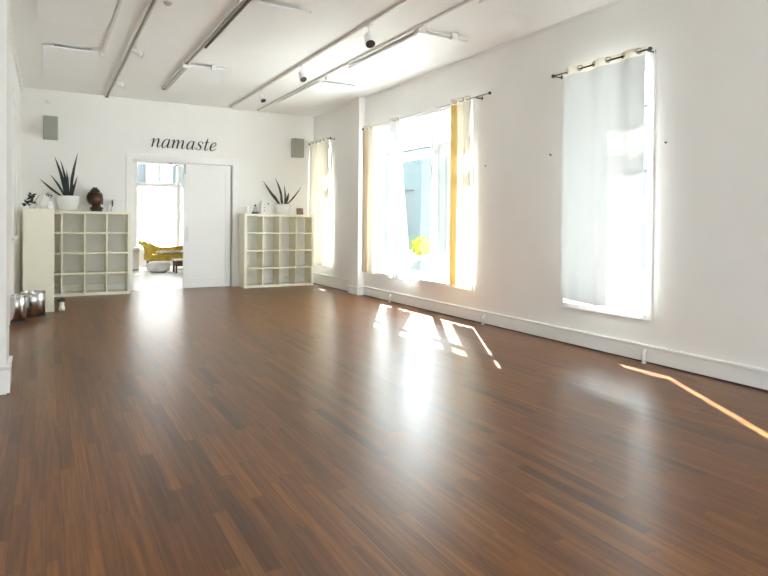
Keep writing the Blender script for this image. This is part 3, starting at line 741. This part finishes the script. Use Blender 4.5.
def bottle(name, label, cat, loc, prof, m, cap=None):
    t = thing(name, label, cat, loc); obj('body', lathe(B(), prof, 18), m, t, smooth=True)
    if cap: obj('cap', lathe(B(), cap[0], 14), cap[1], t)
    return t
bottle('bottle', 'small white bottle beside the carved head on the left cubby shelf', 'bottle', (.985, 11.9, ST), [(0, 0), (.028, 0), (.03, .06), (.014, .085), (.012, .10), (0, .10)], M_white, ([(0, .10), (.013, .10), (.013, .12), (0, .12)], M_whitep))
bottle('candle_holder', 'slim dark stick in a white holder left of the framed card', 'candle holder', (1.045, 11.90, ST), [(0, 0), (.028, 0), (.03, .02), (.02, .08), (.01, .095), (0, .095)], M_white, ([(0, .095), (.010, .095), (.012, .18), (.004, .22), (0, .22)], M_wood))
t = thing('framed_card', 'pale framed card standing at the right end of the left cubby shelf', 'card', (1.175, 11.98, ST))
fr_ = B(); box(fr_, -.105, .105, 0, .014, 0, .014); box(fr_, -.105, .105, 0, .014, .206, .22); box(fr_, -.105, -.093, 0, .014, .014, .206); box(fr_, .093, .105, 0, .014, .014, .206)
obj('frame', fr_, M_whitep, t); obj('card', bx(-.093, .093, .004, .012, .014, .206), M_paper, t)
bm = B(); box(bm, -.01, .01, .012, .06, 0, .008); box(bm, -.01, .01, .012, .02, .008, .12); obj('easel_back', bm, M_whitep, t)

# right shelf bits
t = bottle('tealight_holder', 'white tealight holder at the left end of the right cubby shelf', 'candle holder', (3.535, 11.88, ST), [(0, 0), (.045, 0), (.05, .02), (.046, .15), (.04, .155), (.038, .03), (0, .03)], M_white)
obj('candle', lathe(B(), [(0, .031), (.034, .031), (.034, .07), (.003, .07), (.003, .082), (0, .082)], 14), M_paper, t)
t = thing('seated_figurine', 'dark seated figurine on a black plinth on the right cubby shelf', 'figurine', (3.70, 11.88, ST))
obj('plinth', bx(-.065, .065, -.04, .04, 0, .035), M_dark, t, bevel=.004)
bm = lathe(B(), [(0, .035), (.055, .037), (.06, .05), (.045, .066), (.032, .09), (.034, .12), (.03, .14), (.012, .152), (0, .153)], 20, sy=.65)
obj('body', bm, M_grey, t, smooth=True); obj('head', ball(B(), (0, 0, .172), .021, 2, (1, 1, 1.15)), M_wood, t, smooth=True)
t = thing('greeting_card', 'white standing card with dark marks on the right cubby shelf', 'card', (3.965, 11.93, ST))
bm = B(); box(bm, -.115, .115, 0, .004, 0, .27); box(bm, -.115, -.111, .004, .08, 0, .27); obj('card', bm, M_paper, t)
for (x, z, w, h) in ((.03, .215, .04, .035), (-.05, .20, .02, .012), (-.05, .135, .03, .014), (-.055, .07, .02, .03)):
    obj('mark', lathe(B(), [(0, 0), (w / 2, 0), (w / 2, .0015), (0, .0015)], 14, sy=h / w), M_ink, t, loc=(x, -.0002, z)).rotation_euler = (PI / 2, 0, 0)
t = thing('photo_frame', 'small brown photo print leaning at the right end of the right cubby shelf', 'photo', (4.675, 11.88, ST), -.15)
fr_ = B(); box(fr_, -.07, .07, 0, .012, 0, .14); o = obj('frame', fr_, M_table, t, bevel=.002); o.rotation_euler = (-.2, 0, 0)
o = obj('photo', bx(-.058, .058, -.003, 0, .012, .128), M_photo, t); o.rotation_euler = (-.2, 0, 0)
bm = B(); box(bm, -.008, .008, .012, .018, 0, .12); obj('easel_back', bm, M_table, t)

# ------------------------------------------------------------------ bins on the floor
def bin_(label, x, y, w, d, h):
    t = thing('steel_bin', label, 'bin', (x, y, 0), 0, 'steel bins by the left wall')
    n = 32
    obj('body', lathe(B(), [(0, .012), (w / 2, .012), (w / 2, h - .02), (w / 2 - .004, h - .016), (0, h - .016)], n, sy=d / w), M_chrome, t, smooth=False)
    for p in t.children[-1].data.polygons: p.use_smooth = abs(p.normal.z) < .5
    obj('base_ring', lathe(B(), [(0, 0), (w / 2 + .004, 0), (w / 2 + .004, .025), (0, .025)], n, sy=d / w), M_dark, t)['label'] = 'black base ring'
    obj('rim', lathe(B(), [(w / 2 - .012, h - .03), (w / 2 + .003, h - .03), (w / 2 + .003, h), (w / 2 - .012, h), (w / 2 - .012, h - .03)], n, sy=d / w), M_chrome, t)
bin_('round steel bin by the left wall, partly hidden by the white partition', -.345, 9.05, .24, .24, .35)
bin_('taller round steel bin in front of the end-on cream shelf', -.155, 9.52, .29, .27, .345)
t = thing('doorstop_figure', 'small white floor figure with a black cap beside the end-on cream shelf', 'figurine', (.20, 9.90, 0), 0)
obj('body', lathe(B(), [(0, 0), (.04, 0), (.045, .03), (.03, .09), (.033, .13), (0, .14)], 18), M_cream, t, smooth=True)
bm = B(); lathe(bm, [(0, .135), (.055, .14), (.05, .165), (.02, .19), (0, .192)], 18); ball(bm, (-.03, -.02, .165), .025, 2, (1.6, .9, .6)); obj('cap', bm, M_dark, t, smooth=True)

# ------------------------------------------------------------------ beyond the doorway
t = thing('chaise_longue', 'yellow-green velvet chaise longue in the bright room beyond the doorway', 'sofa', (2.3, 17.0, 0))
obj('seat_base', bx(0, 1.7, -.33, .33, .27, .44), M_velvet, t, bevel=.03, seg=3)
bm = B(); prof = [(.14, .36), (.10, .52), (.04, .68), (-.04, .78), (-.12, .80), (-.165, .75), (-.15, .69), (-.09, .67), (-.04, .62), (.0, .50), (.0, .36)]
v = [[bm.verts.new((x + .02, y, z)) for x, z in prof] for y in (-.35, .35)]
for k in range(len(prof)): k2 = (k + 1) % len(prof); bm.faces.new((v[0][k], v[0][k2], v[1][k2], v[1][k]))
bm.faces.new(v[0][::-1]); bm.faces.new(v[1]); bmesh.ops.recalc_face_normals(bm, faces=bm.faces)
obj('scroll_arm', bm, M_velvet, t, bevel=.012)
bm = B(); top = [(.12, .76), (.20, .70), (.32, .635), (.48, .60), (.70, .61), (1.0, .65), (1.35, .67), (1.7, .66)]
v = [[bm.verts.new((x, y, z)) for x, z in top] + [bm.verts.new((x, y, .40)) for x, z in top[::-1]] for y in (.24, .36)]
n = len(v[0])
for k in range(n): k2 = (k + 1) % n; bm.faces.new((v[0][k], v[0][k2], v[1][k2], v[1][k]))
bm.faces.new(v[0][::-1]); bm.faces.new(v[1]); bmesh.ops.recalc_face_normals(bm, faces=bm.faces)
obj('backrest', bm, M_velvet, t, bevel=.02)
for x in (.1, 1.6):
    for y in (-.27, .27): obj('leg', tube(B(), [(x, y, .0), (x, y, .14), (x, y, .27)], [.02, .03, .034], 10), M_table, t)
t = thing('sheepskin_throw', 'cream sheepskin lying on the yellow-green chaise longue', 'throw', (2.52, 16.92, .442)); bm = B(); g = []
rn = random.Random(5)
for j in range(8):
    row = []
    for i in range(28):
        u = i / 27; f = j / 7; z = .075 + rn.uniform(-.016, .016) - (.05 if j == 0 else 0)
        row.append(bm.verts.new((.02 + u * 1.25, -.25 + f * .47 + rn.uniform(-.015, .015), z if 0 < i < 27 and j < 7 else .004)))
    g.append(row)
for j in range(7):
    for i in range(27): bm.faces.new((g[j][i], g[j][i + 1], g[j + 1][i + 1], g[j + 1][i]))
bmesh.ops.solidify(bm, geom=bm.faces[:], thickness=.012)
for v_ in bm.verts: v_.co.z = max(v_.co.z, .001)
obj('fleece', bm, M_fur, t, smooth=True)
t = thing('pouf', 'round white leather pouf on the floor in front of the chaise longue', 'pouf', (2.55, 16.42, 0))
obj('cushion', lathe(B(), [(0, .012), (.20, .014), (.27, .05), (.29, .13), (.275, .22), (.22, .27), (.1, .283), (0, .285)], 32), M_leather, t, smooth=True)
obj('piping', tube(B(), [(.272 * math.cos(q * PI / 16), .272 * math.sin(q * PI / 16), .222) for q in range(32)], .007, 6, closed=True), M_leather, t, smooth=True)
obj('base', lathe(B(), [(0, 0), (.2, 0), (.2, .02), (0, .02)], 24), M_dark, t)
t = thing('side_table', 'low dark wooden side table with a white top, beside the white pouf', 'table', (3.06, 16.05, 0))
obj('table_top', bx(-.22, .30, -.18, .25, .31, .35), M_white, t, bevel=.006); obj('shelf', bx(-.15, .26, -.12, .19, .07, .09), M_white, t)
obj('drawer_box', bx(-.15, .26, -.12, .19, .17, .31), M_table, t)
for x in (-.16, .25):
    for y in (-.14, .21): obj('leg', bx(x - .02, x + .02, y - .02, y + .02, 0, .31), M_table, t)
t = thing('white_stool', 'white round stool behind the scrolled end of the chaise longue', 'stool', (2.02, 17.25, 0))
obj('seat', lathe(B(), [(0, .54), (.17, .54), (.18, .57), (.17, .61), (0, .62)], 24), M_leather, t, smooth=True); obj('skirt', lathe(B(), [(.165, .03), (.165, .54), (.155, .54), (.155, .03), (.165, .03)], 24), M_leather, t, smooth=True); obj('foot_ring', lathe(B(), [(0, 0), (.165, 0), (.165, .03), (0, .03)], 24), M_dark, t)
# trailing plant hung just inside the doorway head
t = thing('hanging_plant', 'dark trailing leaves hanging inside the top of the doorway', 'hanging plant', (2.2, 12.75, 2.62))
obj('pot', lathe(B(), [(0, 0), (.07, 0), (.10, .14), (.092, .14), (.08, .12), (0, .12)], 20), M_white, t, smooth=True)
obj('cord', tube(B(), [(0, 0, .12), (0, 0, H - 2.62)], .004, 6), M_whitep, t)
rn = random.Random(9)
for k, (x, z) in enumerate(((-.12, -.08), (-.05, -.12), (.02, -.13), (.07, -.15), (.12, -.15), (-.09, -.10))):
    s_ = obj('stem', tube(B(), [(x * .3, -.05, .12), (x * .8, -.09, .10), (x, -.10, 0), (x, -.10, z)], .003, 6), M_leaf2, t)
    for q in range(4):
        bm = B(); leaf_oval(bm, (x, -.10, z + q * .05), (rn.uniform(-1, 1), rn.uniform(-.6, .2), rn.uniform(-.9, .1)), .05, .034); obj('leaf', bm, M_leaf2, s_)

# ------------------------------------------------------------------ outside the wide window
t = thing('building', 'pale blue building front across the street outside the wide window', 'building', (19.0, 24.0, -.25))
obj('wall', holed_wall('x', 0, .4, -16, 16, 0, 6.0, [(y, y + 2.0, 1.0, 3.6) for y in (-14, -10, -6, -2, 2, 6, 10)]), M_facade, t)
for y in (-14, -10, -6, -2, 2, 6, 10): w_ = obj('window', bx(.15, .25, y, y + 2.0, 1.0, 3.6), M_planter, t)
obj('roof_edge', bx(-.2, .6, -16.1, 16.1, 6.0, 6.25), M_white, t)
t = thing('round_shrub', 'lime-green ball shrub in a pale arched planter outside the wide window', 'shrub', (7.0, 10.75, -.25))
bm = B(); lathe(bm, [(0, 0), (.30, 0), (.30, .40), (.26, .60), (.16, .74), (.10, .78), (0, .78)], 24); obj('planter', bm, M_planter, t, smooth=True)
obj('stem', tube(B(), [(0, 0, .76), (0, 0, .92)], .02, 8), M_table, t)
bm = B(); ball(bm, (0, 0, 1.09), .19, 3)
rn = random.Random(2)
for k in range(260):
    d_ = Vector((rn.gauss(0, 1), rn.gauss(0, 1), rn.gauss(0, 1))).normalized(); leaf_oval(bm, Vector((0, 0, 1.09)) + d_ * .18, d_ + Vector((rn.uniform(-.8, .8), rn.uniform(-.8, .8), rn.uniform(-.8, .8))), .07, .04)
obj('crown', bm, M_lime, t)

t = thing('building', 'pale building beyond the far room, seen through the upper panes over the doorway light', 'building', (4.5, 34.0, -.25))
obj('wall', holed_wall('y', 0, .4, -9, 9, 0, 7.0, [(x, x + 1.6, 3.6, 5.6) for x in (-7.5, -4.5, -1.5, 1.5, 4.5)]), mat('pale_lilac_render', (.10, .108, .12), .95, spec=0.0, noise=.04), t)
for x in (-7.5, -4.5, -1.5, 1.5, 4.5): obj('window', bx(x, x + 1.6, .15, .25, 3.6, 5.6), M_planter, t)
obj('roof_edge', bx(-9.1, 9.1, -.2, .6, 7.0, 7.25), M_white, t)
